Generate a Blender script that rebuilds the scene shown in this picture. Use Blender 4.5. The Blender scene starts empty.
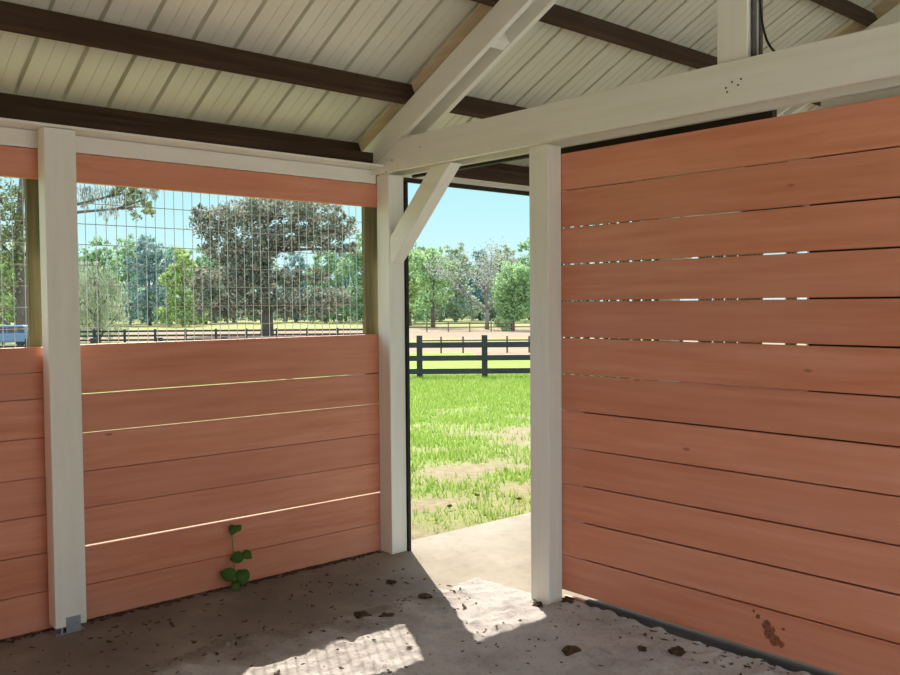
import bpy, bmesh, math, random
from mathutils import Vector, Matrix, noise
random.seed(7)
R = math.radians
S = bpy.context.scene
COL = S.collection
PI = math.pi

# ------------------------------------------------------------------ camera
F_PX = 889.64
CAM = Vector((4.635, -3.481, 1.624))
YAW, PIT, ROL = 0.84296, -0.03713, -0.00781
fw = Vector((-math.sin(YAW)*math.cos(PIT), math.cos(YAW)*math.cos(PIT), math.sin(PIT)))
rt = Vector((math.cos(YAW), math.sin(YAW), 0))
up = rt.cross(fw)
r2 = math.cos(ROL)*rt + math.sin(ROL)*up
u2 = -math.sin(ROL)*rt + math.cos(ROL)*up
cd = bpy.data.cameras.new('camera'); cam = bpy.data.objects.new('camera', cd); COL.objects.link(cam)
m = Matrix((r2, u2, -fw)).transposed().to_4x4(); m.translation = CAM
cam.matrix_world = m
cd.sensor_width = 36; cd.lens = F_PX/900*36; cd.clip_end = 2000; cd.clip_start = 0.02
S.camera = cam

# ------------------------------------------------------------------ sky, sun, exposure
w = bpy.data.worlds.new('sky'); S.world = w; w.use_nodes = True
nt = w.node_tree; nt.nodes.clear()
out = nt.nodes.new('ShaderNodeOutputWorld'); bg = nt.nodes.new('ShaderNodeBackground')
tc = nt.nodes.new('ShaderNodeTexCoord'); sx = nt.nodes.new('ShaderNodeSeparateXYZ'); cr = nt.nodes.new('ShaderNodeValToRGB')
nt.links.new(tc.outputs['Generated'], sx.inputs[0]); nt.links.new(sx.outputs['Z'], cr.inputs[0])
nt.links.new(cr.outputs[0], bg.inputs[0]); nt.links.new(bg.outputs[0], out.inputs[0])
e = cr.color_ramp.elements
e[0].position = 0.0; e[0].color = (.67, .87, .89, 1)
e[1].position = 1.0; e[1].color = (1.55, 1.80, 2.10, 1)
k = e.new(.10); k.color = (.48, .81, .845, 1)
k = e.new(.155); k.color = (.42, .745, .84, 1)
k = e.new(.27); k.color = (1.75, 2.02, 2.30, 1)  # bright band above the view, added to fill the stall with light
SKY = .62
bg.inputs[1].default_value = SKY
SUN_AZ = R(28.3); SUN_EL = R(46.7)
sun_dir = Vector((-math.cos(SUN_AZ)*math.cos(SUN_EL), math.sin(SUN_AZ)*math.cos(SUN_EL), math.sin(SUN_EL)))
sd = bpy.data.lights.new('sun', 'SUN'); sd.energy = 4.8; sd.angle = R(.45); sd.color = (1.0, .93, .80)
so = bpy.data.objects.new('sun', sd); COL.objects.link(so); so.rotation_euler = sun_dir.to_track_quat('Z', 'Y').to_euler()
so.location = (-8, 6, 12)
S.view_settings.view_transform = 'Standard'; S.view_settings.look = 'None'
S.view_settings.exposure = .92; S.view_settings.gamma = 1.0; S.view_settings.use_curve_mapping = False
S.cycles.max_bounces = 12; S.cycles.diffuse_bounces = 8; S.cycles.use_denoising = True

# ------------------------------------------------------------------ materials
class NT:
    def __init__(s, name):
        s.m = bpy.data.materials.new(name); s.m.use_nodes = True; s.t = s.m.node_tree; s.t.nodes.clear()
        s.out = s.n('ShaderNodeOutputMaterial'); s.b = s.n('ShaderNodeBsdfPrincipled')
        s.l(s.b.outputs[0], s.out.inputs[0])
    def n(s, t, **kw):
        x = s.t.nodes.new(t)
        for k, v in kw.items(): setattr(x, k, v)
        return x
    def l(s, a, b): s.t.links.new(a, b)
    def coord(s, scale=(1,1,1), kind='Object'):
        c = s.n('ShaderNodeTexCoord'); mp = s.n('ShaderNodeMapping'); mp.inputs['Scale'].default_value = scale
        s.l(c.outputs[kind], mp.inputs[0]); return mp.outputs[0]
    def noise(s, vec, scale, detail=4, rough=.55):
        x = s.n('ShaderNodeTexNoise'); x.inputs['Scale'].default_value = scale; x.inputs['Detail'].default_value = detail
        x.inputs['Roughness'].default_value = rough; s.l(vec, x.inputs['Vector']); return x.outputs[0]
    def ramp(s, fac, stops):
        x = s.n('ShaderNodeValToRGB'); el = x.color_ramp.elements
        while len(el) < len(stops): el.new(.5)
        for i, (p, c) in enumerate(stops):
            el[i].position = p; el[i].color = (*c, 1) if len(c) == 3 else c
        s.l(fac, x.inputs[0]); return x.outputs[0]
    def mix(s, fac, a, b, mode='MIX'):
        x = s.n('ShaderNodeMix', data_type='RGBA', blend_type=mode)
        for sock, v in ((x.inputs[0], fac), (x.inputs[6], a), (x.inputs[7], b)):
            if hasattr(v, 'links'): s.l(v, sock)
            else: sock.default_value = (*v, 1) if isinstance(v, tuple) else v
        return x.outputs[2]
    def bump(s, h, strength=.3, dist=.01):
        x = s.n('ShaderNodeBump'); x.inputs['Strength'].default_value = strength; x.inputs['Distance'].default_value = dist
        s.l(h, x.inputs['Height']); s.l(x.outputs[0], s.b.inputs['Normal'])
    def attr(s, name):
        return s.n('ShaderNodeAttribute', attribute_name=name)
    def done(s, color=None, rough=.6, spec=.5, metal=0):
        if color is not None:
            if hasattr(color, 'links'): s.l(color, s.b.inputs['Base Color'])
            else: s.b.inputs['Base Color'].default_value = (*color, 1)
        s.b.inputs['Roughness'].default_value = rough; s.b.inputs['Specular IOR Level'].default_value = spec
        s.b.inputs['Metallic'].default_value = metal; return s.m

def board_paint(name, axis, base, dark, light, rough=.5, knots=True):
    """painted planks, grain along one axis"""
    t = NT(name)
    sc = [26, 26, 26]; sc['XYZ'.index(axis)] = 1.6
    v = t.coord(tuple(sc)); g = t.noise(v, 1.0, 6, .6)
    sc2 = [5, 5, 5]; sc2['XYZ'.index(axis)] = .8
    v2 = t.coord(tuple(sc2)); b = t.noise(v2, 1.0, 3)
    a = t.attr('tone')
    c = t.ramp(g, [(.30, dark), (.5, base), (.72, light)])
    c = t.mix(t.ramp(b, [(.38,(0,0,0)),(.68,(.65,.65,.65))]), c, light)
    tone = t.ramp(a.outputs['Fac'], [(0, (.86,.83,.82)), (1, (1.0,1.0,1.0))])
    c = t.mix(1.0, c, tone, 'MULTIPLY')
    # knots
    vk = t.coord((2.2, 2.2, 5.5) if axis != 'Z' else (5, 5, 2))
    vo = t.n('ShaderNodeTexVoronoi'); vo.inputs['Scale'].default_value = 1.0; t.l(vk, vo.inputs['Vector'])
    kn = t.ramp(vo.outputs['Distance'], [(.030, (1,1,1)), (.055, (0,0,0))])
    if knots: c = t.mix(t.mix(1.0, kn, (.7,.7,.7), 'MULTIPLY'), c, tuple(x*.45 for x in dark))
    t.bump(g, .22, .004)
    return t.done(c, rough, .45)

M = {}
OB, OD, OL = (.68,.262,.150), (.60,.21,.11), (.75,.335,.22)
M['orange_y'] = board_paint('orange_paint_along_y', 'Y', OB, OD, OL, .5)
M['orange_x'] = board_paint('orange_paint_along_x', 'X', OB, OD, OL, .36)
WB, WD, WL = (.81,.81,.73), (.76,.76,.67), (.84,.84,.78)
for ax in 'XYZ': M['white_'+ax] = board_paint('white_paint_'+ax, ax, WB, WD, WL, .5, False)
def raw_wood(name, base, dark, light, axis='Y'):
    t = NT(name); sc = [30,30,30]; sc['XYZ'.index(axis)] = 1.2
    g = t.noise(t.coord(tuple(sc)), 1, 7, .65); b = t.noise(t.coord((1.5,1.5,1.5)), 1, 3)
    c = t.ramp(g, [(.3, dark), (.5, base), (.75, light)])
    c = t.mix(t.ramp(b, [(.4,(0,0,0)),(.7,(.5,.5,.5))]), c, dark)
    t.bump(g, .4, .004); return t.done(c, .75, .25)
M['purlin'] = raw_wood('brown_stained_timber', (.062,.034,.020), (.036,.02,.012), (.11,.064,.04))
M['pine'] = raw_wood('raw_pine', (.60,.50,.34), (.50,.40,.26), (.68,.58,.42), 'X')
M['greenwood'] = raw_wood('treated_timber', (.17,.145,.065), (.10,.085,.04), (.25,.21,.11), 'Z')
M['darkwood_and_shade'] = raw_wood('dark_timber_and_shade', (.035,.028,.022), (.02,.017,.014), (.06,.05,.04), 'X')
M['fence'] = raw_wood('black_fence_paint', (.032,.034,.040), (.018,.019,.022), (.055,.058,.064), 'X')
M['bfence'] = raw_wood('brown_fence_wood', (.14,.09,.065), (.09,.06,.045), (.2,.14,.1), 'X')
t = NT('black_rubber'); M['black'] = t.done((.012,.012,.013), .6, .4)
t = NT('sheet_metal'); v = t.coord((1,1,1)); g = t.noise(v, 2.2, 4)
c = t.ramp(g, [(.3,(.71,.71,.60)),(.7,(.79,.79,.68))])
st = t.noise(t.coord((.6,9,.6)), 1, 4); c = t.mix(t.ramp(st, [(.45,(0,0,0)),(.75,(.35,.35,.35))]), c, (.65,.63,.50))
M['roof'] = t.done(c, .42, .5, .15)
t = NT('galvanised_wire'); M['wire'] = t.done((.55,.57,.58), .4, .5, .55)
t = NT('galvanised_bracket'); M['galv'] = t.done((.42,.45,.50), .38, .5, .7)
t = NT('grey_sill'); g = t.noise(t.coord((3,30,30)), 1, 5); M['sill'] = t.done(t.ramp(g, [(.3,(.06,.055,.055)),(.7,(.13,.125,.125))]), .6)
t = NT('pvc_white'); M['pvc'] = t.done((.75,.80,.86), .4)
# floor
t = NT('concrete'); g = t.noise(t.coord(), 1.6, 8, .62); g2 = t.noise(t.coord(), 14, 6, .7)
pale_slab = t.ramp(g, [(.32,(.235,.20,.155)),(.52,(.30,.262,.21)),(.70,(.35,.31,.255))])
dark_slab = t.ramp(g, [(.32,(.145,.122,.108)),(.52,(.205,.175,.155)),(.70,(.285,.25,.222))])
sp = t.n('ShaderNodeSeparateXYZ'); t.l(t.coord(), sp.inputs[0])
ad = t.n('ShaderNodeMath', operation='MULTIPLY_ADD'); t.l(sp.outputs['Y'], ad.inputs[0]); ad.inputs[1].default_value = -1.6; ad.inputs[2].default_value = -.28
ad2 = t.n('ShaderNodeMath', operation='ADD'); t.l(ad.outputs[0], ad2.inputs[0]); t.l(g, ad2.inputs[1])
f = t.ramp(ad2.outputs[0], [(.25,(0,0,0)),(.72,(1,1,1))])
c = t.mix(f, pale_slab, dark_slab)  # paler towards the doorway, darker into the stall
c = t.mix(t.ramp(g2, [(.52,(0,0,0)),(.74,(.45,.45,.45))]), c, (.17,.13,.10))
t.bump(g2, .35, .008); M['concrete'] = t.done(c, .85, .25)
t = NT('sand'); g = t.noise(t.coord(), 3.5, 7, .62); g2 = t.noise(t.coord(), 48, 5, .7)
c = t.ramp(g, [(.30,(.33,.30,.285)),(.50,(.43,.395,.375)),(.72,(.51,.475,.45))])
c = t.mix(t.ramp(g2, [(.55,(0,0,0)),(.74,(.7,.7,.7))]), c, (.17,.135,.11))
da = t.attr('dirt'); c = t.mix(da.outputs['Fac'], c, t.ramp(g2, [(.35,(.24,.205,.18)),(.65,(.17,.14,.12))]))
t.bump(g2, .6, .016); M['sand'] = t.done(c, .95, .15)
# outside ground, driven by attributes written on the mesh
t = NT('lawn'); ga = t.attr('grassy'); ta = t.attr('tan')
g = t.noise(t.coord(), 2.2, 6, .65); g2 = t.noise(t.coord(), 11, 6, .7)
gr = t.ramp(g, [(.3,(.13,.215,.032)),(.52,(.20,.285,.055)),(.72,(.30,.34,.105))])
gr = t.mix(t.ramp(g2, [(.5,(0,0,0)),(.75,(.5,.5,.5))]), gr, (.09,.15,.03))
di = t.ramp(g2, [(.3,(.17,.135,.08)),(.55,(.25,.205,.125)),(.75,(.32,.265,.17))])
c = t.mix(ga.outputs['Fac'], di, gr)
tn = t.ramp(g, [(.3,(.20,.15,.10)),(.7,(.28,.215,.15))])
c = t.mix(ta.outputs['Fac'], c, tn)
pa = t.attr('pale'); c = t.mix(pa.outputs['Fac'], c, t.ramp(g2, [(.3,(.58,.54,.47)),(.7,(.74,.70,.62))]))
t.bump(g2, .6, .03); M['lawn'] = t.done(c, .95, .1)
def leafmat(name, a, b, c3, trans=.45, rough=.6):
    t = NT(name); g = t.n('ShaderNodeNewGeometry')
    c = t.ramp(g.outputs['Random Per Island'], [(0, a), (.5, b), (1, c3)])
    t.done(c, rough, .25)
    tr = t.n('ShaderNodeBsdfTranslucent'); t.l(c, tr.inputs[0]); mx = t.n('ShaderNodeMixShader'); mx.inputs[0].default_value = trans
    t.l(t.b.outputs[0], mx.inputs[1]); t.l(tr.outputs[0], mx.inputs[2]); t.l(mx.outputs[0], t.out.inputs[0]); return t.m
M['lf_oak'] = leafmat('oak_leaves', (.10,.15,.065), (.20,.26,.11), (.36,.38,.23))
M['lf_magnolia'] = leafmat('magnolia_leaves', (.08,.115,.085), (.17,.20,.14), (.45,.40,.31), .4, .38)
M['lf_lime'] = leafmat('lime_leaves', (.20,.30,.09), (.32,.44,.15), (.50,.58,.28))
M['lf_weep'] = leafmat('weeping_leaves', (.26,.32,.19), (.38,.44,.26), (.52,.54,.40))
M['lf_green'] = leafmat('green_leaves', (.12,.24,.13), (.22,.36,.18), (.38,.50,.28))
M['lf_fresh'] = leafmat('fresh_leaves', (.18,.32,.15), (.30,.46,.20), (.46,.60,.32))
M['lf_pale'] = leafmat('pale_leaves', (.19,.27,.18), (.30,.38,.24), (.44,.49,.34))
M['lf_haze'] = leafmat('hazy_far_leaves', (.13,.22,.23), (.19,.30,.28), (.29,.40,.34))  # distance haze mixed into the leaf colour
M['lf_grey'] = leafmat('grey_moss', (.20,.225,.19), (.29,.32,.27), (.38,.41,.34))
M['lf_weed'] = leafmat('weed_leaves', (.05,.13,.02), (.08,.18,.03), (.11,.22,.04), .35, .45)
M['blade'] = leafmat('grass_blades', (.15,.26,.035), (.23,.35,.06), (.36,.42,.13), .5)
t = NT('bark'); g = t.noise(t.coord((9,9,2)), 1, 6); M['bark'] = t.done(t.ramp(g, [(.3,(.09,.075,.065)),(.7,(.19,.165,.145))]), .9, .1)
t = NT('grey_bark'); g = t.noise(t.coord((9,9,2)), 1, 6); M['gbark'] = t.done(t.ramp(g, [(.3,(.17,.155,.145)),(.7,(.29,.27,.25))]), .9, .1)
t = NT('dry_leaf'); gi = t.noise(t.coord(), 30, 3); M['dry'] = t.done(t.ramp(gi, [(.3,(.045,.028,.016)),(.7,(.13,.075,.04))]), .85, .15)
t = NT('clod'); gi = t.noise(t.coord(), 40, 5); t.bump(gi, .8, .01); M['clod'] = t.done(t.ramp(gi, [(.3,(.035,.022,.013)),(.7,(.115,.07,.04))]), .95, .1)
t = NT('mud'); gi = t.noise(t.coord(), 60, 4); M['mud'] = t.done(t.ramp(gi, [(.35,(.16,.065,.035)),(.65,(.34,.135,.075))]), .9, .1)
t = NT('stem'); M['stem'] = t.done((.16,.17,.06), .6)
t = NT('carpaint'); M['car'] = t.done((.13,.23,.36), .25, .6, .3)
t = NT('glass'); t.b.inputs['Transmission Weight'].default_value = .25; M['glass'] = t.done((.05,.07,.09), .08, .6)
t = NT('tyre'); M['tyre'] = t.done((.02,.02,.02), .8)
t = NT('steel_blue'); M['steel'] = t.done((.55,.58,.60), .3, .5, .8)

# ------------------------------------------------------------------ mesh builder
ORG = {}
class MB:
    def __init__(s): s.v = []; s.f = []; s.t = []
    def add(s, vs, fs, tone=.8):
        o = len(s.v); s.v += [tuple(x) for x in vs]; s.f += [tuple(i+o for i in f) for f in fs]; s.t += [tone]*len(fs)
    def box(s, a, b, tone=.8, xf=None):
        x0,y0,z0 = a; x1,y1,z1 = b
        vs = [(x0,y0,z0),(x1,y0,z0),(x1,y1,z0),(x0,y1,z0),(x0,y0,z1),(x1,y0,z1),(x1,y1,z1),(x0,y1,z1)]
        if xf: vs = [xf(*q) for q in vs]
        s.add(vs, [(0,3,2,1),(4,5,6,7),(0,1,5,4),(1,2,6,5),(2,3,7,6),(3,0,4,7)], tone); return s
    def prism_xz(s, pts, y0, y1, tone=.8):
        """pts in xz, counter-clockwise seen from -y"""
        n = len(pts); vs = [(x,y0,z) for x,z in pts] + [(x,y1,z) for x,z in pts]
        fs = [tuple(range(n)), tuple(range(2*n-1, n-1, -1))] + [(i+n, (i+1)%n+n, (i+1)%n, i) for i in range(n)]
        s.add(vs, fs, tone); return s
    def tube(s, pts, rad, n=8, cap=True):
        pts = [Vector(p) for p in pts]; rs = rad if isinstance(rad, (list, tuple)) else [rad]*len(pts)
        vs = []; fs = []
        for i, p in enumerate(pts):
            d = (pts[min(i+1, len(pts)-1)] - pts[max(i-1, 0)]).normalized()
            a = d.cross(Vector((0,0,1)) if abs(d.z) < .95 else Vector((1,0,0))).normalized(); b = d.cross(a)
            for k in range(n):
                q = 2*PI*k/n; vs.append(p + rs[i]*(math.cos(q)*a + math.sin(q)*b))
        for i in range(len(pts)-1):
            for k in range(n): fs.append((i*n+k, i*n+(k+1)%n, (i+1)*n+(k+1)%n, (i+1)*n+k))
        if cap: fs += [tuple(range(n-1,-1,-1)), tuple(range((len(pts)-1)*n, len(pts)*n))]
        s.add(vs, fs); return s
    def build(s, name, mat, parent=None, origin=None, bevel=0, smooth=False, fix=True):
        if parent is not None: o0 = Vector(ORG[parent.name])
        elif origin is not None: o0 = Vector(origin)
        else:
            xs = [v[0] for v in s.v]; ys = [v[1] for v in s.v]; zs = [v[2] for v in s.v]
            o0 = Vector(((min(xs)+max(xs))/2, (min(ys)+max(ys))/2, min(zs)))
        me = bpy.data.meshes.new(name)
        me.from_pydata([(v[0]-o0.x, v[1]-o0.y, v[2]-o0.z) for v in s.v], [], s.f)
        at = me.attributes.new('tone', 'FLOAT', 'FACE'); at.data.foreach_set('value', s.t)
        if fix:
            bm = bmesh.new(); bm.from_mesh(me); bmesh.ops.recalc_face_normals(bm, faces=bm.faces); bm.to_mesh(me); bm.free()
        if smooth: me.polygons.foreach_set('use_smooth', [True]*len(me.polygons))
        me.materials.append(M[mat] if isinstance(mat, str) else mat)
        o = bpy.data.objects.new(name, me); COL.objects.link(o)
        if parent is not None: o.parent = parent; ORG[o.name] = o0
        else: o.location = o0; ORG[o.name] = o0
        if bevel:
            b = o.modifiers.new('bevel', 'BEVEL'); b.width = bevel; b.segments = 2; b.limit_method = 'ANGLE'
        return o
def tag(o, label, cat, group=None, kind=None):
    o['label'] = label; o['category'] = cat
    if group: o['group'] = group
    if kind: o['kind'] = kind
    return o
def struct(o): o['kind'] = 'structure'; return o
def thing(name, loc, label, cat, group=None, kind=None):
    o = bpy.data.objects.new(name, None); COL.objects.link(o); o.location = loc; o.empty_display_size = .1
    ORG[o.name] = Vector(loc); return tag(o, label, cat, group, kind)
def dup(o, delta, label=None, group=None):
    r = o.copy(); COL.objects.link(r); r.location = Vector(o.location) + Vector(delta); ORG[r.name] = ORG[o.name] + Vector(delta)
    if label: r['label'] = label
    if group: r['group'] = group
    for ch in list(o.children):
        c = ch.copy(); COL.objects.link(c); c.parent = r
        for g in ch.children:
            d = g.copy(); COL.objects.link(d); d.parent = c
    return r
rnd = random.uniform

# ------------------------------------------------------------------ yard frame: u away from the stall door, v to its right
UA = Vector((-math.sin(YAW), math.cos(YAW))); VA = Vector((math.cos(YAW), math.sin(YAW)))
Y0 = Vector((CAM.x, CAM.y))
def yz(u):
    q = u - 6.0
    if q <= 0: return -.035
    if q < 66: return -.035 - .0215*q
    if q < 90: s_ = (q-66)/24; return -.035 - .0215*66 - .0215*24*(s_ - s_*s_/2)
    return -.035 - .0215*78
def yard(u, v, dz=0):
    p = Y0 + UA*u + VA*v; return Vector((p.x, p.y, yz(u)+dz))
def px(x, u): return (x-450)/F_PX*u

# ------------------------------------------------------------------ setting: ground, floor
def grassy(x, y):
    a = noise.fractal(Vector((x*1.1, y*1.1, 0)), 1.0, 2.0, 4)
    b = noise.fractal(Vector((x*.25+9, y*.25, 3)), 1.0, 2.0, 3)
    dist = -.07 - x                      # from the slab edge
    if dist < -.5: return max(0, min(.2, -.1 + .6*a))
    g = .0 + .16*dist + a*.9 + b*.35
    if dist > 6: g = max(g, .5 + .4*a)
    return max(0, min(1, g))
us = [-60,-40,-25,-15,-8,-3,0] + [i*.22 for i in range(1, 128)] + [28.5 + 1.05**i*.5*i for i in range(1, 62)]
us = [u for u in us if u < 420] + [480, 600, 800]
vs_ = [-500,-350,-240,-170,-120,-90,-70,-55,-45,-36,-28,-22,-17,-13,-10,-8,-6.5,-5.2] + [-4.4+i*.22 for i in range(1, 41)] + [5.2,6,7,8.5,10,13,17,22,28,36,45,55,70,90,120,170,240,350,500]
mb = MB(); nu, nv = len(us), len(vs_)
ga = []; ta = []; pl = []
verts = []
for u in us:
    for v in vs_:
        p = yard(u, v)
        n1 = noise.noise(Vector((p.x*1.3, p.y*1.3, 5)))*.018 if 3 < u < 40 else 0
        verts.append((p.x, p.y, p.z + n1))
        ga.append(grassy(p.x, p.y)); pl.append(1.0 if (p.x > 4.6 and p.x < 30 and -40 < p.y < 20) or (p.x > 1 and -40 < p.y < -4.6 and p.x < 30) else 0.0)  # unseen pale yard behind the camera, added to bounce light indoors
        tv = 0
        if 47+noise.noise(Vector((v*.3,0,1)))*2 < u < 128: tv = 1.0
        if 72 < u < 84: tv = .6
        if 128 <= u: tv = .5
        if u > 41 and u <= 48 and v > 1.2: tv = 1
        ta.append(tv)
mb.add(verts, [(i*nv+j, i*nv+j+1, (i+1)*nv+j+1, (i+1)*nv+j) for i in range(nu-1) for j in range(nv-1)])
ground = struct(mb.build('ground', 'lawn', origin=(0,0,0), smooth=True, fix=False))
for nm, d in (('grassy', ga), ('tan', ta), ('pale', pl)):
    a_ = ground.data.attributes.new(nm, 'FLOAT', 'POINT'); a_.data.foreach_set('value', d)

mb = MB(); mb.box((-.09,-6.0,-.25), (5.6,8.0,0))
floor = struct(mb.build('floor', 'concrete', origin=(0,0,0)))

# loose sand drifted over the slab inside the stall
def sand_h(x, y):
    edge = .80 + .10*noise.noise(Vector((y*1.7, 3, 0))) + .05*noise.noise(Vector((y*7, 1, 0)))
    if y < -.55: edge -= .10*min(1, (-.55-y)/.4)
    if y > -.2: edge = .815 + .01*noise.noise(Vector((y*9, 2, 0)))
    d = x - edge
    h = -.014 + min(.022, d*.14)
    h += .013*noise.fractal(Vector((x*4, y*4, 0)), 1, 2, 3) + .020*noise.fractal(Vector((x*11, y*11, 7)), .9, 2, 3)
    if d > .04: h = max(h, min(.004, (d-.04)*.05) + .006*noise.noise(Vector((x*17, y*17, 2))))
    h += .010*max(0, noise.noise(Vector((x*6+4, y*6, 3))))
    if x > 1.5 and y > -.12: h += .03*(y+.12)/.25
    if y > -.05 and x < 1.34: h = min(h, .012 + .004*noise.noise(Vector((x*20, y*20, 0))))
    return h
mb = MB(); step = .016
xs = [.50 + i*step for i in range(int(4.6/step))]; ys = [-4.4 + i*step for i in range(int(4.50/step)+2)]
nx, ny = len(xs), len(ys)
mb.add([(x, y, sand_h(x, y)) for x in xs for y in ys], [(i*ny+j, (i+1)*ny+j, (i+1)*ny+j+1, i*ny+j+1) for i in range(nx-1) for j in range(ny-1)])
sv = list(mb.v)
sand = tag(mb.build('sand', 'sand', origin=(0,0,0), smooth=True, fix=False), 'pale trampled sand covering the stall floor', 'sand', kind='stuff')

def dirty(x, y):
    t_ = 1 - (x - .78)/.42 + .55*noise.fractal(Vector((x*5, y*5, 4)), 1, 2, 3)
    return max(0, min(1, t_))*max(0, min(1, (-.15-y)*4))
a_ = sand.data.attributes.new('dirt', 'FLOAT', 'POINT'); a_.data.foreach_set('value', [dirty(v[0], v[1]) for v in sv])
# ------------------------------------------------------------------ setting: walls
def planks_x(m_, y0, y1, xa, xb, zs, gap=.006):
    """courses lying along y, face at x = xb; zs from top to bottom"""
    for a, b in zip(zs[:-1], zs[1:]):
        g = rnd(.35, 1.0)*gap
        m_.box((xa+rnd(-.002,.002), y0, b+g/2), (xb+rnd(-.002,.002), y1, a-g/2), rnd(0,1))
LZ = [1.433, 1.178, .976, .778, .587, .388, .185, .004]
LG = [.006,.006,.003,.002,.012,.0025,.0]
mb = MB()
for i, (a, b) in enumerate(zip(LZ[:-1], LZ[1:])):
    mb.box((-.07, -1.985, b+LG[i]/2), (-.03, .10, a-(LG[i-1]/2 if i else 0)), rnd(0,1))
wall_l = struct(mb.build('wall_left', 'orange_y', origin=(-.05,-1,0), bevel=.003))
mb = MB(); mb.box((-.07,-1.985,2.262), (-.03,.06,2.408), .4); mb.build('header_board', 'orange_y', wall_l, bevel=.003)
mb = MB(); mb.box((-.072,-1.985,2.411), (-.028,.04,2.498), .6); mb.build('fascia_board', 'white_Y', wall_l, bevel=.003)
LZ2 = [1.43, 1.30, 1.17, .975, .775, .585, .392, .197, .004]
mb = MB(); planks_x(mb, -4.05, -1.985, -.07, -.03, LZ2, .006)
wl2 = struct(mb.build('wall_left', 'orange_y', origin=(-.05,-3,0), bevel=.003))
mb = MB(); mb.box((-.07,-4.05,2.262), (-.03,-1.988,2.408), .3); mb.build('header_board', 'orange_y', wl2, bevel=.003)
mb = MB(); mb.box((-.072,-4.05,2.411), (-.028,-1.988,2.498), .6); mb.build('fascia_board', 'white_Y', wl2, bevel=.003)
# next stall beyond the right hand wall: same build, seen only through gaps
mb = MB(); planks_x(mb, 1.72, 5.9, -.052, -.03, LZ[2:], .005)
wl3 = struct(mb.build('wall_left', 'orange_y', origin=(-.05,4,0), bevel=.003))
mb = MB(); mb.box((-.07,1.72,2.34), (-.03,5.9,2.408), .3); mb.build('header_board', 'orange_y', wl3, bevel=.003)
mb = MB(); mb.box((-.072,1.72,2.411), (-.028,5.9,2.455), .6); mb.build('fascia_board', 'white_Y', wl3, bevel=.003)
mb = MB()
for i in range(13): mb.box((-.03, 5.9, .01+i*.196), (5.2, 5.94, .01+(i+1)*.196-.004), rnd(0,1))
struct(mb.build('wall_back', 'orange_x', origin=(2.5,5.92,0)))

mb = MB()
gaps = [.005,.007,.0075,.0075,.0075,.006,.007,.0055,.007,.008,.0065,.007]
for i in range(12):
    top = 2.42 - .1956*i; bot = top - .1956
    g0 = gaps[i-1] if i else 0
    mb.box((1.445, .14+rnd(-.0015,.0015), bot+gaps[i]/2), (5.3, .165, top-g0/2), rnd(0,1))
wall_r = struct(mb.build('wall_right', 'orange_x', origin=(3,.15,0), bevel=.003))
mb = MB(); mb.box((1.62,.158,-.0), (5.3,.185,.05)); mb.build('bottom_rail', 'sill', wall_r, bevel=.004)
MB().box((1.478,.150,.0), (1.615,.175,.045), .2).build('toe_board', 'orange_x', wall_r, bevel=.003)
MB().box((1.60,.168,.09), (5.3,.182,1.20)).box((2.83,.168,1.20), (5.3,.182,2.40)).build('gap_shade_sheet', 'darkwood_and_shade', wall_r)  # dark sheet added behind the planks so the gaps look shaded

# unseen side of the stall behind the camera, added to cut the fill light
mb = MB()
for i in range(12): mb.box((-.03, -4.29, .07+i*.1956), (5.3, -4.265, .07+(i+1)*.1956-.004), rnd(0,1))
struct(mb.build('wall_front', 'orange_x', origin=(2.6,-4.28,0)))
# plates
mb = MB(); mb.box((-.075,-4.05,2.501), (.112,-.003,2.514), .9); mb.box((-.075,-.003,2.501), (-.031,8.0,2.514), .9)
tp = struct(mb.build('trim_plate', 'white_Y', origin=(0,0,2.5)))
MB().box((-.028,-4.05,2.516), (-.004,8.0,2.605)).build('nailer', 'purlin', tp)
mb = MB(); mb.box((-.07,.175,2.478), (-.03,1.70,2.499), .9)
struct(mb.build('trim_lintel', 'white_Y', origin=(0,.9,2.48)))
mb = MB(); mb.box((-.07,.175,2.449), (-.035,1.70,2.476))
struct(mb.build('trim_lintel', 'darkwood_and_shade', origin=(0,.9,2.46)))  # shadow side of the plate, built as a separate dark strip

# ------------------------------------------------------------------ posts
def post(a, b, label, extra=None):
    m_ = MB().box(a, b, .9)
    return tag(m_.build('post', 'white_Z', bevel=.006), label, 'post')
p_left = post((.0,-2.06,.035), (.10,-1.907,2.499), 'white painted square post standing between the two wire mesh windows')
p_corner = post((-.028,.042,.0), (.10,.168,2.462), 'white painted square post at the stall corner, left side of the doorway')
p_door = post((1.34,.03,-.0), (1.475,.138,2.462), 'white painted square post on the right side of the doorway')
br = [(1.95,1.99),(2.04,2.11),(2.16,2.22),(2.28,2.37),(2.41,2.48),(2.53,2.57),(2.64,2.70),(2.82,2.88),(2.98,3.03),(3.14,3.20),(3.58,3.91),(4.12,4.17),(4.33,4.38),(4.57,4.62),(5.07,5.58),(5.8,5.89)]
prev = 1.74
for a, b in br:
    if a - prev > .02: MB().box((-.112,prev,.95), (-.092,a,2.40), .5).build('gap_light_slat', 'greenwood', wl3)  # slats added to break the light through the gaps into dashes
    prev = b
MB().box((-.028,1.56,.0), (.10,1.70,2.499), .9).build('stall_post', 'white_Z', wl3)
MB().box((-.028,3.162,.0), (.10,3.288,2.462), .9).build('stall_post', 'white_Z', wl3)
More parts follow.
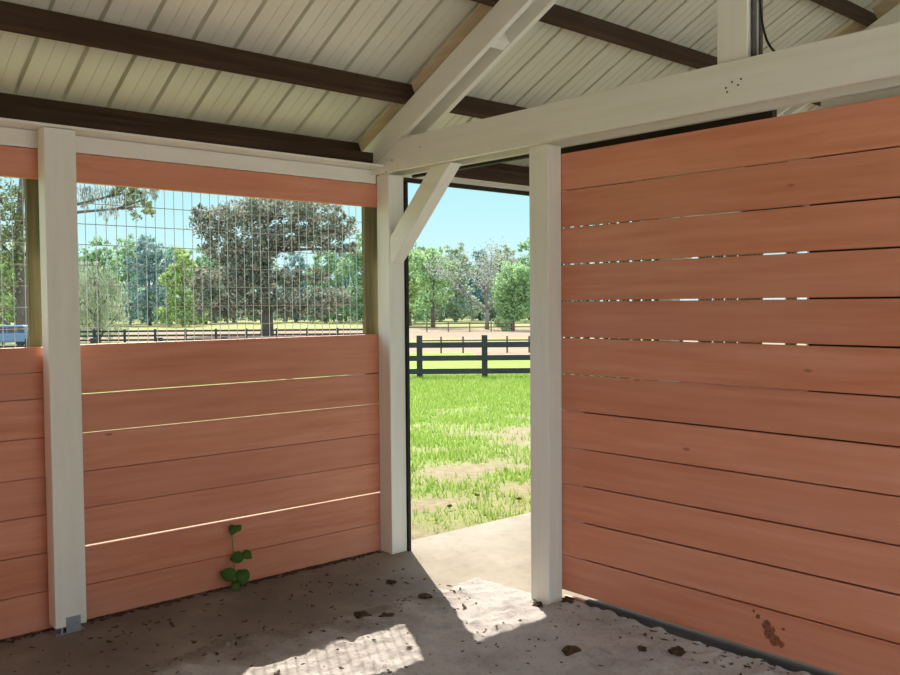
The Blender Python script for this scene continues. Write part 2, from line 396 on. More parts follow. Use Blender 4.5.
# galvanised base bracket under the left post
br = MB().box((.005,-2.055,.0), (.095,-1.915,.006)).box((.101,-2.01,.006), (.105,-1.94,.085)).box((.005,-2.03,.006), (.085,-2.02,.034)).box((.005,-1.95,.006), (.085,-1.94,.034))
bo = br.build('base_bracket', 'galv', p_left)
bo['label'] = 'grey galvanised bracket'
for yy in (-1.995, -1.955):
    MB().tube([(.104,yy,.05), (.113,yy,.05)], .008, 6).build('bolt', 'galv', bo)
# treated timber jambs beside the windows, outside the planks
def jamb(y0, y1, label):
    tag(MB().box((-.115,y0,1.0), (-.076,y1,2.50)).build('window_jamb', 'greenwood', bevel=.003), label, 'jamb', )
jamb(-.018,.10, 'unpainted greenish timber jamb at the right edge of the large mesh window')
jamb(-2.092,-2.030, 'unpainted brown timber jamb on the right edge of the left mesh window')
tag(MB().box((.03,.1705,.0), (.115,.19,2.43)).build('door_stop', 'black'), 'thin black vertical strip on the back edge of the corner post', 'strip')
tag(MB().box((.13,.212,2.450), (1.335,.24,2.480)).build('door_track', 'black'), 'black rail across the top of the doorway under the beam', 'rail')

# ------------------------------------------------------------------ wire mesh panels in the windows
def mesh_panel(y0, y1, yoff, label):
    m_ = MB(); r = .0021; X = -.082
    y = yoff
    while y < y1:
        if y > y0: m_.tube([(X,y,1.40),(X,y,2.30)], r, 5)
        y += .0538
    z = 1.412
    while z < 2.3:
        m_.tube([(X+.004,y0,z),(X+.004,y1,z)], r, 5); z += .1072 if z < 1.8 else .1072
    return tag(m_.build('wire_mesh', 'wire', fix=False), label, 'wire mesh')
mesh_panel(-1.985, -.034, -1.968, 'galvanised wire mesh filling the large window between the left post and the corner post')
mesh_panel(-4.0, -2.10, -3.99, 'galvanised wire mesh of the narrow window slice left of the white post')
mesh_panel(1.75, 5.85, 1.78, 'galvanised wire mesh in the neighbouring stall, glimpsed through the right wall gaps')

# ------------------------------------------------------------------ roof truss
SL = .51; CS = 1/math.sqrt(1+SL*SL); SN = SL*CS; RX = 2.56
def zl(x): return 2.522 + SL*x          # rafter underside, left slope
def zt(x): return 2.692 + SL*x
tr = thing('roof_truss', (RX,.1,2.43), 'white painted roof truss with doubled rafters and beams over the doorway', 'roof truss')
for y0, y1, nm in ((0,.038,'near'), (.172,.21,'far')):
    xl = -.02 if nm == 'near' else -.02
    MB().prism_xz([(-.03,2.466),(5.15,2.466),(5.15,2.660),((2.660-2.522)/SL+.004,2.660),(-.03,zl(-.03)-.002)], y0, y1, .75).build('tie_beam', 'white_X', tr, bevel=.003)
    MB().prism_xz([(-.30,zl(-.30)+.03),(-.22,zl(-.22)),(RX-.002,zl(RX)),(RX-.002,zt(RX)),(-.30,zt(-.30))], y0-(.032 if y0 > .1 else 0), y1-(.032 if y0 > .1 else 0), .85).build('rafter', 'white_X', tr, bevel=.003)
    MB().prism_xz([(RX+.002,zl(RX)),(2*RX+.22,zl(-.22)),(2*RX+.30,zl(-.30)+.03),(2*RX+.30,zt(-.30)),(RX+.002,zt(RX))], y0-(.032 if y0 > .1 else 0), y1-(.032 if y0 > .1 else 0), .85).build('rafter', 'white_X', tr, bevel=.003)
MB().box((2.465,.040,2.50), (2.612,.138,3.80), .9).build('king_post', 'white_Z', tr, bevel=.005)
# spacer blocks in the gap of the double rafter
def rb(m_, x0, x1, y0, y1, h0, h1):      # block lying along the left slope; h measured square to it from the underside
    def P(x, h): return (x - SN*h, zl(x) + CS*h)
    m_.prism_xz([P(x0,h0), P(x1,h0), P(x1,h1), P(x0,h1)], y0, y1, .9); return m_
rb(MB(), 1.045, 1.10, .040, .138, .004, .11).build('spacer_block', 'white_X', tr)
# cream filler strips above the rafter between purlins
PUR = [-.24, .32, 1.10, 1.79, 2.42]
for a, b in zip(PUR[:-1], PUR[1:]):
    rb(MB(), a+.135, b+.07, .046, .084, .152, .27).build('filler_strip', 'pine', tr)
# knee brace
MB().prism_xz([(.102,1.895),(.125,1.895),(.690,2.464),(.512,2.464),(.102,2.060)], .048, .140, .95).build('knee_brace', 'white_X', tr, bevel=.004)
tr2 = dup(tr, (0,3.12,0), 'white painted roof truss of the neighbouring stall, seen above the right beam')
nh = MB()
for x, z in [(2.535, 2.55), (2.564, 2.57), (2.592, 2.552), (2.54, 2.532), (2.606, 2.575), (0.193, 2.534), (0.131, 2.467), (0.469, 2.578)]: nh.tube([(x,-.0015,z),(x,.004,z)], .0045, 8)
no = nh.build('nail_heads', 'black', tr); no['kind'] = 'stuff'

# purlins
names = ['lowest dark brown roof purlin just above the white wall plate',
         'second dark brown purlin up from the white wall plate, crossing the left roof',
         'third dark brown roof purlin, meeting the white beam left of the upright king post',
         'dark brown roof purlin in the upper right corner, right of the king post',
         'topmost dark brown roof purlin beside the ridge']
for xb, nm in zip(PUR[:4], names):
    def P(s_, h): return (xb + CS*s_ - SN*h, zt(xb) + SN*s_ + CS*h)
    m_ = MB().prism_xz([P(0,.002), P(.042,.002), P(.042,.142), P(0,.142)], -4.25, 7.9, .8)
    tag(m_.build('purlin', 'purlin', bevel=.004), nm, 'purlin', 'roof purlins')
MB().prism_xz([(-.2,2.42),(2*RX+.2,2.42),(2*RX+.2,zt(-.2)),(RX,zt(RX)),(-.2,zt(-.2))], -4.285, -4.27, .5).build('light_block_gable', 'roof', bpy.data.objects['wall_front'])  # unseen gable, added to keep high sky light off the right wall
# ribbed metal roof
def roof(sign):
    prof = []; P = .2375; off = -2.083 - .0
    k0 = math.floor((-4.3-off)/P); k = k0
    while off + k*P < 8.05:
        c0 = off + k*P
        prof += [(c0-.013,0),(c0-.011,.036),(c0+.011,.036),(c0+.013,0)]
        for q in (P*.36, P*.64): prof += [(c0+q-.006,0),(c0+q-.004,.004),(c0+q+.004,.004),(c0+q+.006,0)]
        k += 1
    m_ = MB(); vs = []
    for (y, h) in prof:
        for x in (-.50, RX):
            hh = .145 + h
            X = x - SN*hh*(1 if x < 0 else 0); Z = zt(x) + (CS*hh if x < 0 else hh/CS)
            if x > 0: X = RX
            vs.append((X if sign > 0 else 2*RX - X, y, Z))
    n = len(prof)
    m_.add(vs, [(2*i, 2*i+1, 2*i+3, 2*i+2) for i in range(n-1)])
    o = struct(m_.build('ceiling', 'roof', origin=(RX,0,2.6), fix=False))
    so_ = o.modifiers.new('thick', 'SOLIDIFY'); so_.thickness = .0012; so_.offset = 0
    return o
roof(1); roof(-1)
# boards glimpsed between the tie beam and the top of the right wall
tag(MB().box((1.38,.24,2.36), (2.62,.28,2.52)).build('header_plank', 'darkwood_and_shade'), 'dark plank behind the top of the right wall, under the beam', 'plank')
tag(MB().box((2.84,.24,2.36), (5.0,.28,2.52), .5).build('header_plank', 'white_X'), 'pale board behind the top of the right wall, at the right edge', 'board')

# cable on the king post
def bez(p0, p1, p2, p3, n=16):
    o = []
    for i in range(n+1):
        t_ = i/n; a = 1-t_
        o.append(Vector(p0)*a**3 + 3*Vector(p1)*a*a*t_ + 3*Vector(p2)*a*t_*t_ + Vector(p3)*t_**3)
    return o
cb = MB(); cb.tube(bez((2.632,.10,3.6), (2.622,.10,2.98), (2.622,.10,2.75), (2.735,.06,2.668), 24), .005, 6)
tag(cb.build('cable', 'black', smooth=True), 'black cable looping down beside the king post onto the beam', 'cable')
tag(MB().tube([(2.626,.07,2.665),(2.626,.07,3.7)], .012, 8).tube([(2.622,.135,2.60),(2.622,.135,3.7)], .009, 8).build('conduit', 'sill', smooth=True), 'grey conduit running up the side of the king post', 'conduit')

# ------------------------------------------------------------------ weed at the foot of the left wall
wd = thing('weed', (.0,-1.05,0), 'green vine weed climbing the foot of the left plank wall', 'weed')
st_ = bez((-.005,-1.05,.0), (.02,-1.03,.12), (.03,-1.06,.25), (.0,-1.05,.36), 14)
MB().tube(st_, [.0035]*15, 6).build('stem', 'stem', wd, smooth=True)
def leaf(c, size, nrm, roll):
    c = Vector(c); n = Vector(nrm).normalized(); a = n.orthogonal().normalized(); b = n.cross(a)
    a, b = a*math.cos(roll)+b*math.sin(roll), -a*math.sin(roll)+b*math.cos(roll)
    prof = [(0,-.9),(.32,-.95),(.55,-.6),(.62,-.1),(.5,.35),(.28,.7),(0,1.05),(-.28,.7),(-.5,.35),(-.62,-.1),(-.55,-.6),(-.32,-.95)]
    vs = [c + n*size*.12] ; vs = [c - n*size*.10]
    vs += [c + size*(q[0]*a*1.15 + q[1]*b*.8) + n*size*.12*abs(q[0]) for q in prof]
    vs += [v - n*.0015 for v in vs]
    k = len(prof); m_ = MB(); N = k+1
    fs = [(0, i+1, (i+1)%k+1) for i in range(k)] + [(N, N+(i+1)%k+1, N+i+1) for i in range(k)] + [(i+1, N+i+1, N+(i+1)%k+1, (i+1)%k+1) for i in range(k)]
    m_.add(vs, fs); return m_
for c, s_, n_, r_ in (((.05,-1.10,.10),.050,(1,-.5,.35),.4), ((.06,-1.015,.068),.052,(1,-.3,.5),2.2), ((.05,-1.045,.185),.042,(1,-.7,.4),1.0),
                      ((.045,-.975,.185),.036,(1,-.2,.7),3.0), ((.04,-1.06,.345),.034,(1,-.6,.5),2.0), ((.04,-1.025,.352),.026,(1,-.3,.8),4.4), ((.06,-1.06,.03),.034,(1,-.5,.9),5.0)):
    lf = leaf(c, s_*1.15, n_, r_).build('leaf', 'lf_weed', wd, smooth=True)
    MB().tube([Vector(c)*1.0, min(st_, key=lambda q: (q-Vector(c)).length)], .0016, 5).build('leaf_stalk', 'stem', lf)

# ------------------------------------------------------------------ clods and dry leaves
def clod(x, y, s_, flat, label, group=None):
    bm = bmesh.new(); bmesh.ops.create_icosphere(bm, subdivisions=3, radius=1)
    o_ = Vector((rnd(0,50), rnd(0,50), 0))
    for v in bm.verts:
        d = 1 + .55*noise.fractal(v.co*1.6+o_, 1, 2, 4); v.co *= d; v.co.z *= flat; v.co *= s_
        v.co.z = max(v.co.z, -.3*s_*flat)
    me = bpy.data.meshes.new('dirt_clod'); bm.to_mesh(me); bm.free(); me.materials.append(M['clod'])
    o = bpy.data.objects.new('dirt_clod', me); COL.objects.link(o)
    z = max(0, sand_h(x, y)) if x > .52 else 0
    o.location = (x, y, z + .27*s_*flat); o.rotation_euler.z = rnd(0,6)
    return tag(o, label, 'clod', group)
clod(1.965,-.365,.038,.62, 'dark brown dirt clod lying alone on the sand in front of the doorway post')
clod(2.31,-.02,.042,.3, 'flat dark patch of dirt on the sand nearest the right wall')
clod(2.20,-.14,.022,.5, 'small dark dirt lump between the big clod and the right wall')
clod(.90,-.35,.035,.3, 'brown crumbled clod where the shadow crosses the doorway slab')
clod(.90,-.78,.045,.25, 'dark heap of litter at the edge of the sand, left of the doorway shadow')
clod(1.00,-.70,.035,.35, 'smaller heap of litter right behind the dark one at the sand edge')
clod(.55,-.32,.03,.35, 'small dark clod on the concrete below the corner post')
clod(1.42,.0,.03,.35, 'brown litter pile at the foot of the doorway post')
clod(1.56,.085,.035,.35, 'dark brown litter pile under the right wall beside the doorway post')
def bits(n, gen, name, label, cat, smin, smax, mat='dry'):
    m_ = MB()
    for _ in range(n):
        x, y = gen(); z = max(.0, sand_h(x, y)) if x > .52 else 0
        s_ = rnd(smin, smax); a = rnd(0, 2*PI); l = rnd(1,2.6); c, sn = math.cos(a), math.sin(a)
        q = [(-l,0,.05),(-.3*l,-.7,.3),(.6*l,-.5,.15),(l,.1,.45),(.3*l,.75,.1),(-.5*l,.6,.35)]
        vs = [(x+s_*(c*i-sn*j), y+s_*(sn*i+c*j), z+.002+s_*h*rnd(.4,1.2)) for i,j,h in q]
        vs += [(p[0],p[1],p[2]-.0015) for p in vs]
        m_.add(vs, [(0,1,2,3,4,5),(11,10,9,8,7,6)]+[(i,i+6,(i+1)%6+6,(i+1)%6) for i in range(6)])
    return tag(m_.build(name, mat, origin=(0,0,0), fix=False), label, cat, kind='stuff')
bits(520, lambda: (abs(random.gauss(0,.022))-.025, rnd(-3.2,.02)), 'leaf_litter', 'dark crumbled litter along the foot of the left plank wall', 'litter', .006, .014)
bits(70, lambda: (rnd(1.36,2.9), .12-abs(random.gauss(0,.07))), 'leaf_litter', 'dark crumbled litter along the foot of the right plank wall', 'litter', .003, .009)
bits(170, lambda: (rnd(.15,1.0), rnd(-2.6,-.1)), 'leaf_litter', 'small dark crumbs strewn over the concrete strip by the left wall', 'litter', .003, .009)
bits(260, lambda: (rnd(.9,3.4), rnd(-2.4,.02)), 'leaf_litter', 'small dark crumbs strewn over the pale sand', 'litter', .003, .008)
for i in range(22):
    for _ in range(20):
        x, y = rnd(.12,2.7), rnd(-1.9,-.05)
        if x < 1.05 or rnd(0,1) < .45: break
    z = max(0, sand_h(x, y)) if x > .52 else 0
    s_ = rnd(.008,.016); lf = MB(); a = rnd(0,2*PI); c, sn = math.cos(a), math.sin(a); l = rnd(1.3,2.4)
    q = [(-l,0,.3),(-.4*l,-.6,0),(.5*l,-.55,.15),(l,0,.6),(.4*l,.6,.1),(-.5*l,.5,.2)]
    vs = [(x+s_*(c*i_-sn*j), y+s_*(sn*i_+c*j), z+.003+s_*h) for i_,j,h in q]; vs += [(p[0],p[1],p[2]-.002) for p in vs]
    lf.add(vs, [(0,1,2,3,4,5),(11,10,9,8,7,6)]+[(i_,i_+6,(i_+1)%6+6,(i_+1)%6) for i_ in range(6)])
    tag(lf.build('dry_leaf', 'dry'), 'curled dry brown leaf lying loose on the stall floor', 'leaf', 'dry leaves scattered on the floor')
# bite mark / stain low on the right wall
st_m = MB()
for (x, z, s_) in ((2.66,.20,.022),(2.675,.165,.03),(2.70,.14,.03),(2.69,.185,.014),(2.62,.225,.014),(2.60,.245,.008),(2.74,.20,.008),(2.73,.13,.016)):
    n = 9; ring = [(x+s_*rnd(.6,1.1)*math.cos(2*PI*i/n), z+s_*rnd(.6,1.1)*math.sin(2*PI*i/n)) for i in range(n)]
    st_m.prism_xz(ring, .1355 + .0002*len(st_m.v)/18, .1375 + .0001*len(st_m.v)/18)
sm = st_m.build('mud_stain', 'mud', wall_r); 

# ------------------------------------------------------------------ grass blades outside the door
mb = MB(); rg = random.Random(3)
n = 0
while n < 52000:
    u = 5.4 + 21*rg.random()**1.25; v = rg.uniform(-.12*u-.4, .16*u+.5)
    p = yard(u, v)
    if p.x > -.11: continue
    g = grassy(p.x, p.y)
    if rg.random() > g**1.3 + .015: n += .3; continue
    h = rg.uniform(.025,.06)*(1+u*.03); wd_ = rg.uniform(.004,.008)*(1+u*.06); a = rg.uniform(0,PI); l = rg.uniform(-.03,.03); l2 = rg.uniform(-.03,.03)
    dx, dy = math.cos(a)*wd_, math.sin(a)*wd_
    mb.add([(p.x-dx,p.y-dy,p.z-.01),(p.x+dx,p.y+dy,p.z-.01),(p.x+l,p.y+l2,p.z+h)], [(0,1,2)]); n += 1
tag(mb.build('grass', 'blade', origin=(0,0,0), fix=False), 'bright green grass of the lawn beyond the doorway', 'grass', kind='stuff')
for i, (x_, y_) in enumerate(((-.55,1.9),(-.9,1.75),(-.75,1.3))):
    clod(x_, y_, .02, .6, ['dark clod on the grass nearest the doorway post','dark clod in the middle of the lawn outside','dark clod on the lawn toward the corner post'][i]).location.z = -.02

# ------------------------------------------------------------------ fences
def fence(u, v0, v1, step, hp, rails, rh, mat, label, pw=.12, dz=0, vph=0):
    p0 = yard(u, (v0+v1)/2); t_ = thing('fence', p0, label, 'fence')
    def W(v, du, z): q = Y0 + UA*(u+du) + VA*v; return (q.x, q.y, yz(u)+z+dz)
    for z in rails:
        m_ = MB(); m_.box((v0,-pw/2-.03,z), (v1,-pw/2,z+rh), .7, lambda a,b,c: W(a,b,c)); m_.build('rail', mat, t_)
    v = v0 + vph; k = 0
    while v <= v1:
        m_ = MB(); m_.box((v-pw/2,-pw/2+.002,-.1), (v+pw/2,pw/2,hp), .7, lambda a,b,c: W(a,b,c)); m_.build('post', mat, t_); v += step
    return t_
fu = 25.0
va = px(484.5, fu)
fence(fu, va-1.83*8, va+1.83*3, 1.83, 1.20, [.12,.49,.86], .15, 'fence', 'black three rail fence across the lawn beyond the doorway', .16)
fence(46, px(441,46)-1.14*1, px(441,46)+1.14*9, 1.14, .86, [.62,.28], .07, 'bfence', 'thin brown fence behind the black fence, edging the sand', .09)
fence(76, -46, -4.6, 2.6, 1.25, [.25,.62,1.0], .16, 'fence', 'far dark fence low in the mesh window in front of the trees', .16)
fence(108, -8, 24, 2.6, 1.2, [.5,.95], .13, 'bfence', 'farthest fence along the back of the tan riding ground', .13)
g0 = yard(46, px(410,46)-.25)
tag(MB().box((g0.x-.06,g0.y-.06,g0.z), (g0.x+.06,g0.y+.06,g0.z+1.15), .9).build('gate_post', 'white_Z'), 'short white post at the left end of the fences beyond the doorway', 'post')

# ------------------------------------------------------------------ trees
def tree(label, base, trunk, tr_r, blobs, nleaf, ls, mat, bark='bark', seed=1, limbs=True, group=None, name='tree', extra=None, droop=0, clump=.33):
    """trunk = list of (dv,du,z); blobs = (dv,du,z,rv,ru,rz) round the base"""
    rg = random.Random(seed); t_ = thing(name, base, label, 'tree' if name == 'tree' else name, group)
    def W(v, u, z): return Vector((base.x + VA.x*v + UA.x*u, base.y + VA.y*v + UA.y*u, base.z + z))
    m_ = MB(); n = len(trunk)
    pts = [W(*q) for q in trunk]; m_.tube(pts, [tr_r*(1.25 if i == 0 else 1-.55*i/(n-1)) for i in range(n)], 9)
    m_.build('trunk', bark, t_, smooth=True)
    if limbs:
        m_ = MB()
        for (v,u,z,rv,ru,rz) in blobs:
            k = min(range(n), key=lambda i: abs(trunk[i][2]-(z-rz*.8))); a = pts[k]; b = W(v,u,z)
            mid = (a+b)/2 + Vector((rg.uniform(-.1,.1)*rv, rg.uniform(-.1,.1)*rv, .12*rz))
            m_.tube([a, mid, b], [tr_r*.42, tr_r*.26, tr_r*.10], 6)
            for _ in range(3):
                e_ = W(v+rg.uniform(-.8,.8)*rv, u+rg.uniform(-.8,.8)*ru, z+rg.uniform(-.5,.8)*rz); m_.tube([mid*.4+b*.6, (b+e_)/2, e_], [tr_r*.14, tr_r*.09, tr_r*.03], 5)
        m_.build('branches', bark, t_, smooth=True)
    m_ = MB(); tot = sum(b[3]*b[5] for b in blobs)
    for (v,u,z,rv,ru,rz) in blobs:
        cnt = int(nleaf*rv*rz/tot); ncl = max(4, cnt//26)
        for c in range(ncl):
            while True:
                d = Vector((rg.uniform(-1,1), rg.uniform(-1,1), rg.uniform(-1,1)))
                if .25 < d.length < 1: break
            cc = Vector((v+d.x*rv, u+d.y*ru, z+d.z*rz)); cr_ = clump*min(rv,rz)*rg.uniform(.5,1)
            for _ in range(26):
                q = cc + Vector((rg.gauss(0,.5)*cr_, rg.gauss(0,.5)*cr_, rg.gauss(0,.42)*cr_ - droop*abs(rg.gauss(0,1))))
                p = W(*q); s_ = ls*rg.uniform(.6,1.3)
                a = Vector((rg.gauss(0,1), rg.gauss(0,1), rg.gauss(0,1))).normalized(); b = a.orthogonal().normalized()
                if droop: a = Vector((rg.gauss(0,.2), rg.gauss(0,.2), 1)).normalized(); b = Vector((rg.gauss(0,1), rg.gauss(0,1), 0)).normalized()*.5
                m_.add([p-a*s_*.6, p+b*s_*.33, p+a*s_*.6, p-b*s_*.33], [(0,1,2,3)])
    m_.build('foliage', mat, t_, fix=False)
    return t_
def B(xp, u): return yard(u, px(xp, u))
# big dark tree in the window: pixel box 195..355 x 185..315 at 100 m
tree('large dark bushy tree standing in the middle of the mesh window', B(267,100), [(0,0,0),(.1,0,3),(-.1,0,6),(.1,0,9.5),(0,0,13)], .62,
     [(-6.0,0,3.5,2.6,3.2,1.7),(-2.8,.5,3.4,2.4,3,1.5),(.2,-2.0,4.2,1.8,1.2,1.3),(2.8,-.5,3.7,2.4,3.0,1.6),(5.8,0,3.5,2.6,3,1.7),(8.0,0,4.3,1.5,2,1.2),(-7.0,.3,6.2,2.0,3.2,1.6),(-3.2,-.5,6.8,2.6,3.4,2.1),(-.4,-2,7.4,1.8,1.4,1.8),(-4.4,-.5,9.8,2.8,3.4,1.8),(-.4,-1.2,10.0,2.6,3,2.0),(2.9,.4,11.2,3.0,3.6,1.6),
      (6.4,0,10.8,2.8,3.2,1.6),(2.0,.6,6.5,2.0,3.0,1.1),(5.4,.4,6.7,2.4,2.6,.9),(-6.2,0,12.6,2.0,2.4,1.6),(-2.0,0,13.4,3.2,4.0,2.0),(2.2,0,14.4,3.6,4.0,1.9),(6.2,0,13.6,2.4,3,1.5),(8.6,0,12.2,1.6,2,1.3),(9.2,0,9.6,1.2,2,.8),(-7.4,0,13.8,1.0,1.4,.8)], 29000, .32, 'lf_magnolia', seed=5, clump=.44)
# oak whose limbs hang over the window from the left
tree('spreading oak in the left mesh window, limbs drooping into the big window', B(22,90), [(.2,0,0),(.1,0,4),(-.1,0,7.5),(0,0,12),(.5,0,17)], .62,
     [(-2.0,-2,6.0,2.4,2.0,2.2),(-1.6,-2,10.4,2.4,2.4,2.6),(-1.2,-2,14.0,2.2,2.6,2.2),(.5,-2,7.8,1.3,1.4,1.5),(.9,-2,11.4,1.5,1.4,1.6),(-3.2,0,3.2,1.6,1.6,1.6),(1.8,0,17.8,4.6,4.6,1.9),(7.0,0,18.6,4.4,4.4,1.7),(12.2,0,13.4,1.5,1.8,1.7),(10.6,0,14.8,1.0,1.4,1.0),(12.6,0,15.6,1.6,1.6,1.2),(14.2,0,18.4,3.2,3.4,1.4)], 9500, .30, 'lf_oak', seed=8)
# grey moss hanging from its outer limbs
mo = bpy.data.objects['tree.001']; ob = Vector(ORG['tree.001']); mm = MB(); rg = random.Random(12)
for v, z0, ln in [(6.4,15.6,1.6),(6.9,15.9,2.0),(7.4,15.6,1.2),(8.2,15.9,2.6),(8.8,15.9,3.2),(9.3,15.6,2.2),(9.8,15.9,2.8),(10.5,15.8,2.0),(11.2,15.4,1.8),(12.6,15.4,1.4),(13.6,15.6,1.0)]:
    for _ in range(80):
        f_ = rg.random(); w_ = .36*(1-f_*.7)
        p = Vector((ob.x + VA.x*(v+rg.gauss(0,w_)) + UA.x*rg.gauss(0,w_), ob.y + VA.y*(v+rg.gauss(0,w_)) + UA.y*rg.gauss(0,w_), ob.z + z0 - .3 - f_*ln*1.2))
        a = Vector((rg.gauss(0,.25), rg.gauss(0,.25), 1)).normalized()*.26; b = Vector((rg.gauss(0,1), rg.gauss(0,1), 0)).normalized()*.06
        mm.add([p-a, p+b, p+a, p-b], [(0,1,2,3)])
mm.build('hanging_moss', 'lf_grey', mo, fix=False)['kind'] = 'stuff'
# pale weeping bush behind the left post
tree('pale green weeping tree in the mesh window beside the left post', B(97,82), [(0,0,0),(0,0,2.2),(.1,0,4.5),(0,0,6)], .3,
     [(-.4,0,5.8,2.2,2.4,1.8),(-1.4,0,3.9,2.4,2.2,1.9),(1.2,0,4.2,1.9,2.1,1.9),(-1.0,0,2.0,2.4,2.0,1.5),(1.5,0,2.0,1.5,1.6,1.4)], 8500, .26, 'lf_weep', seed=11, droop=.35)
# line of trees behind, window side
spec = [(-10,170,17,'lf_green'),(18,165,16,'lf_lime'),(44,175,17,'lf_green'),(70,188,17.5,'lf_haze'),(100,160,16.5,'lf_green'),(130,175,18,'lf_green'),(150,158,17,'lf_haze'),(170,176,16.5,'lf_green'),(184,150,13.5,'lf_lime'),(206,170,15,'lf_green'),
        (234,182,15,'lf_haze'),(262,172,15,'lf_pale'),(296,182,15,'lf_haze'),(326,170,15,'lf_green'),(346,182,17,'lf_haze'),(364,166,17.5,'lf_green'),(386,178,18,'lf_haze'),(402,160,17.5,'lf_green'),
        (428,182,16,'lf_pale'),(456,172,15.5,'lf_pale'),(480,186,15,'lf_haze'),(506,176,15.5,'lf_pale'),(530,184,17,'lf_green')]
near = ['left edge of the left mesh window', 'in the left mesh window', 'behind the white left post', 'behind the pale weeping tree', 'just above the pale weeping tree', 'tallest one right of the weeping tree', 'bluish one between the weeping and yellow green trees',
        'just left of the yellow green one', 'yellow green, lighter than its neighbours', 'left edge of the large dark tree', 'behind the left half of the large dark tree', 'behind the trunk of the large dark tree', 'behind the right half of the large dark tree',
        'at the right edge of the large dark tree', 'bluish one right of the large dark tree', 'next to the greenish window jamb', 'behind the white corner post', 'just right of the corner post in the doorway',
        'behind the tall light green doorway tree', 'pale, left of the bare doorway tree', 'bluish, behind the bare doorway tree', 'pale, behind the dense round doorway tree', 'behind the white doorway post']
for i, (xp, u, h, mt) in enumerate(spec):
    q = h/14
    tree('background tree, ' + near[i], B(xp, u), [(0,0,0),(0,0,h*.35),(.1,0,h*.7)], .28,
         [(0,0,h*.80,2.0*q,2.2*q,h*.18),(-1.6*q,0,h*.60,2.2*q,2.2*q,h*.17),(1.5*q,0,h*.64,2.1*q,2.2*q,h*.17),(0,0,h*.40,3.0*q,2.4*q,h*.18),(-1.8*q,-1,h*.17,2.7*q,2,h*.16),(1.8*q,-1,h*.17,2.8*q,2,h*.16)], 6200, .46, mt, seed=30+i, limbs=False, group='row of background trees')
# doorway trees
tree('tall light green tree on the left in the doorway', B(433,128), [(0,0,0),(0,0,4),(.1,0,8),(0,0,11)], .30,
     [(0,0,10.2,1.7,2,1.6),(-1.2,0,7.4,2.0,2.2,2.0),(1.6,0,7.6,2.0,2.2,1.8),(-2.4,0,9.4,1.4,1.6,1.4),(.3,0,4.8,2.4,2.4,1.5),(3.0,0,8.8,1.2,1.4,1.2),(-1.6,0,3.2,1.6,1.6,1.1)], 6500, .32, 'lf_fresh', seed=61)
tree('yellow green tree half hidden behind the corner post in the doorway', B(409,142), [(0,0,0),(0,0,4),(0,0,8)], .35,
     [(0,0,10.2,2.6,2.4,2.2),(-1,0,6.8,2.6,2.4,2.2),(1.2,0,6.4,1.8,2,2.0),(0,0,3.2,2.4,2.2,1.7)], 5000, .36, 'lf_lime', seed=62)
tree('dense round green tree on the right in the doorway', B(513,112), [(0,0,0),(0,0,2.5),(0,0,6)], .22,
     [(.2,0,7.2,1.7,1.9,1.5),(-.9,0,5.6,1.6,1.8,1.7),(1.2,0,5.4,1.8,1.8,1.8),(-1.0,0,3.3,1.4,1.4,1.7),(-.9,0,1.3,1.2,1.3,1.3),(.9,-.6,2.9,1.6,1.4,1.5),(2.2,0,4.2,1.3,1.6,1.4),(1.9,0,6.4,1.4,1.6,1.5)], 10500, .28, 'lf_fresh', seed=63, clump=.46)
# nearly bare tree with a leaning limb
bt = B(487,118); t_ = thing('tree', bt, 'nearly bare grey tree with a long limb leaning left, centre of the doorway', 'tree')
def WB_(v, u, z): return Vector((bt.x + VA.x*v + UA.x*u, bt.y + VA.y*v + UA.y*u, bt.z + z))
MB().tube([WB_(0,0,0), WB_(.05,0,1.3), WB_(.0,0,2.7)], [.33,.26,.24], 8).build('trunk', 'gbark', t_, smooth=True)
m_ = MB(); rg = random.Random(5); tips = []
def grow(p, d, l, r, lev):
    pts = [p]; q = p.copy(); dd = d.copy()
    for i in range(4):
        dd = (dd + Vector((rg.gauss(0,.12), rg.gauss(0,.12), rg.gauss(0,.10)+.03))).normalized(); q = q + dd*l/4; pts.append(q.copy())
    m_.tube(pts, [r*(1-.14*i) for i in range(5)], 6)
    tips.append(q.copy())
    if lev == 0: return
    for i in range(3 if lev > 1 else 4):
        s_ = pts[rg.randint(2,4)]; nd = (dd + .75*(VA.to_3d()*rg.uniform(-1,1) + UA.to_3d()*rg.uniform(-1,1)) + Vector((0,0,rg.uniform(-.2,.45)))).normalized()
        grow(s_, nd, l*rg.uniform(.5,.72), r*.5, lev-1)
V3 = VA.to_3d()
grow(WB_(0,0,2.2), (-V3*.62+Vector((0,0,.78))).normalized(), 5.4, .21, 3)
grow(WB_(0,0,2.6), (V3*.12+Vector((0,0,1))).normalized(), 4.2, .20, 3)
grow(WB_(0,0,2.6), (V3*.6+Vector((0,0,.8))).normalized(), 3.8, .16, 3)
grow(WB_(0,0,3.4), (-V3*.2+Vector((0,0,1))).normalized(), 3.4, .14, 3)
m_.build('branches', 'gbark', t_, smooth=True)
m_ = MB()
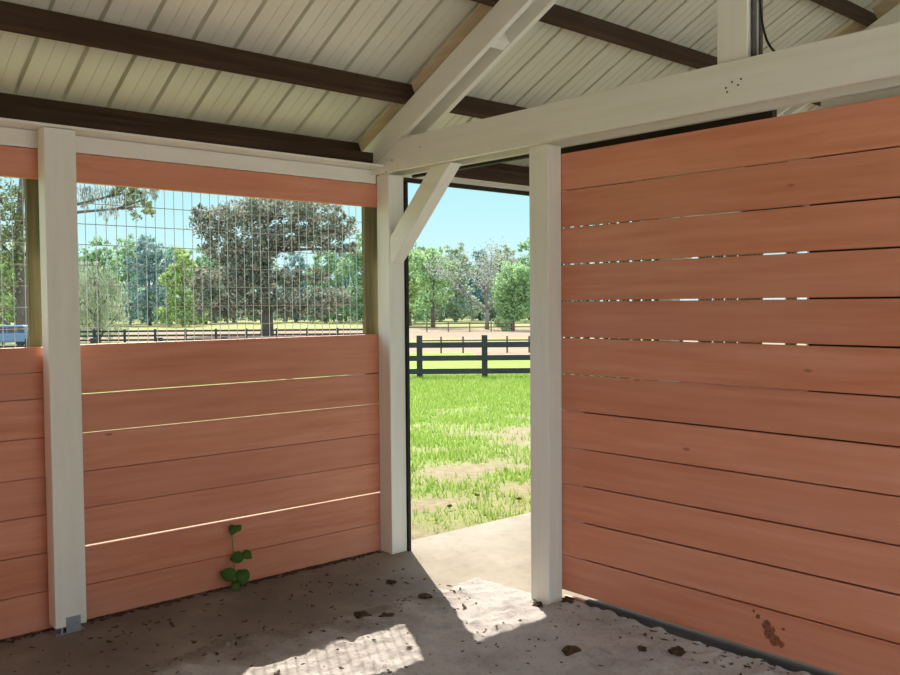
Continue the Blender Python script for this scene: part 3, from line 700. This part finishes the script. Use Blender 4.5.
for p in tips:
    for _ in range(13):
        q = p + Vector((rg.gauss(0,.5), rg.gauss(0,.5), rg.gauss(0,.5))); a = Vector((rg.gauss(0,1), rg.gauss(0,1), rg.gauss(0,1))).normalized()*.12; b = a.orthogonal()*.6
        m_.add([q-a, q+b, q+a, q-b], [(0,1,2,3)])
m_.build('foliage', 'lf_grey', t_, fix=False)
# far tree line behind everything
proto = None
for i in range(26):
    xp = -20 + i*24 + rnd(-6,6); u = 215 + rnd(-12,12)
    if proto is None or i % 9 == 0:
        proto = tree('distant bluish green tree in the far treeline', yard(u, px(xp,u)), [(0,0,0),(0,0,3)], .3, [(0,0,3.6,4.2,3,2.6),(-3,0,2.4,2.8,3,2.2),(3,0,2.8,3.0,3,2.4),(0,0,1.3,4.5,3,1.4)], 2200, .65, 'lf_haze', seed=90+i, limbs=False, group='distant bluish trees far behind')
    else:
        q = yard(u, px(xp,u)); dup(proto, q - Vector(ORG[proto.name]))

# ------------------------------------------------------------------ car parked in front of the trees
cu = 71.0; c0 = yard(cu, px(8, cu))
car = thing('car', c0, 'silver blue car parked beyond the left mesh window', 'car')
def CW(v, u, z): return (c0.x + VA.x*v + UA.x*u, c0.y + VA.y*v + UA.y*u, c0.z + z)
def extr(pts, u0, u1, inset=0):
    m_ = MB(); n = len(pts)
    vs = [CW(v,u0,z) for v,z in pts] + [CW(v,u1,z) for v,z in pts]
    m_.add(vs, [tuple(range(n)), tuple(range(2*n-1,n-1,-1))]+[(i+n,(i+1)%n+n,(i+1)%n,i) for i in range(n)]); return m_
extr([(-2.2,.35),(2.15,.35),(2.2,.95),(2.05,1.05),(-1.0,1.05),(-2.05,.85),(-2.2,.7)], -.9, .9).build('body', 'car', car, bevel=.06)
extr([(-1.15,1.055),(2.0,1.055),(1.75,1.62),(1.55,1.68),(-.1,1.68),(-.4,1.6)], -.78, .78).build('cabin', 'car', car, bevel=.05)
for a, b in ((-.75,.25),(.35,1.05),(1.13,1.65)):
    extr([(a,1.12),(b,1.12),(b-.03,1.55),(a+(.38 if a < 0 else .0),1.55)], -.80, -.77).build('side_window', 'glass', car)
for v in (-1.4,1.35):
    for u in (-.88,.70):
        MB().tube([CW(v,u,.34), CW(v,u+.18,.34)], .34, 16).build('wheel', 'tyre', car)
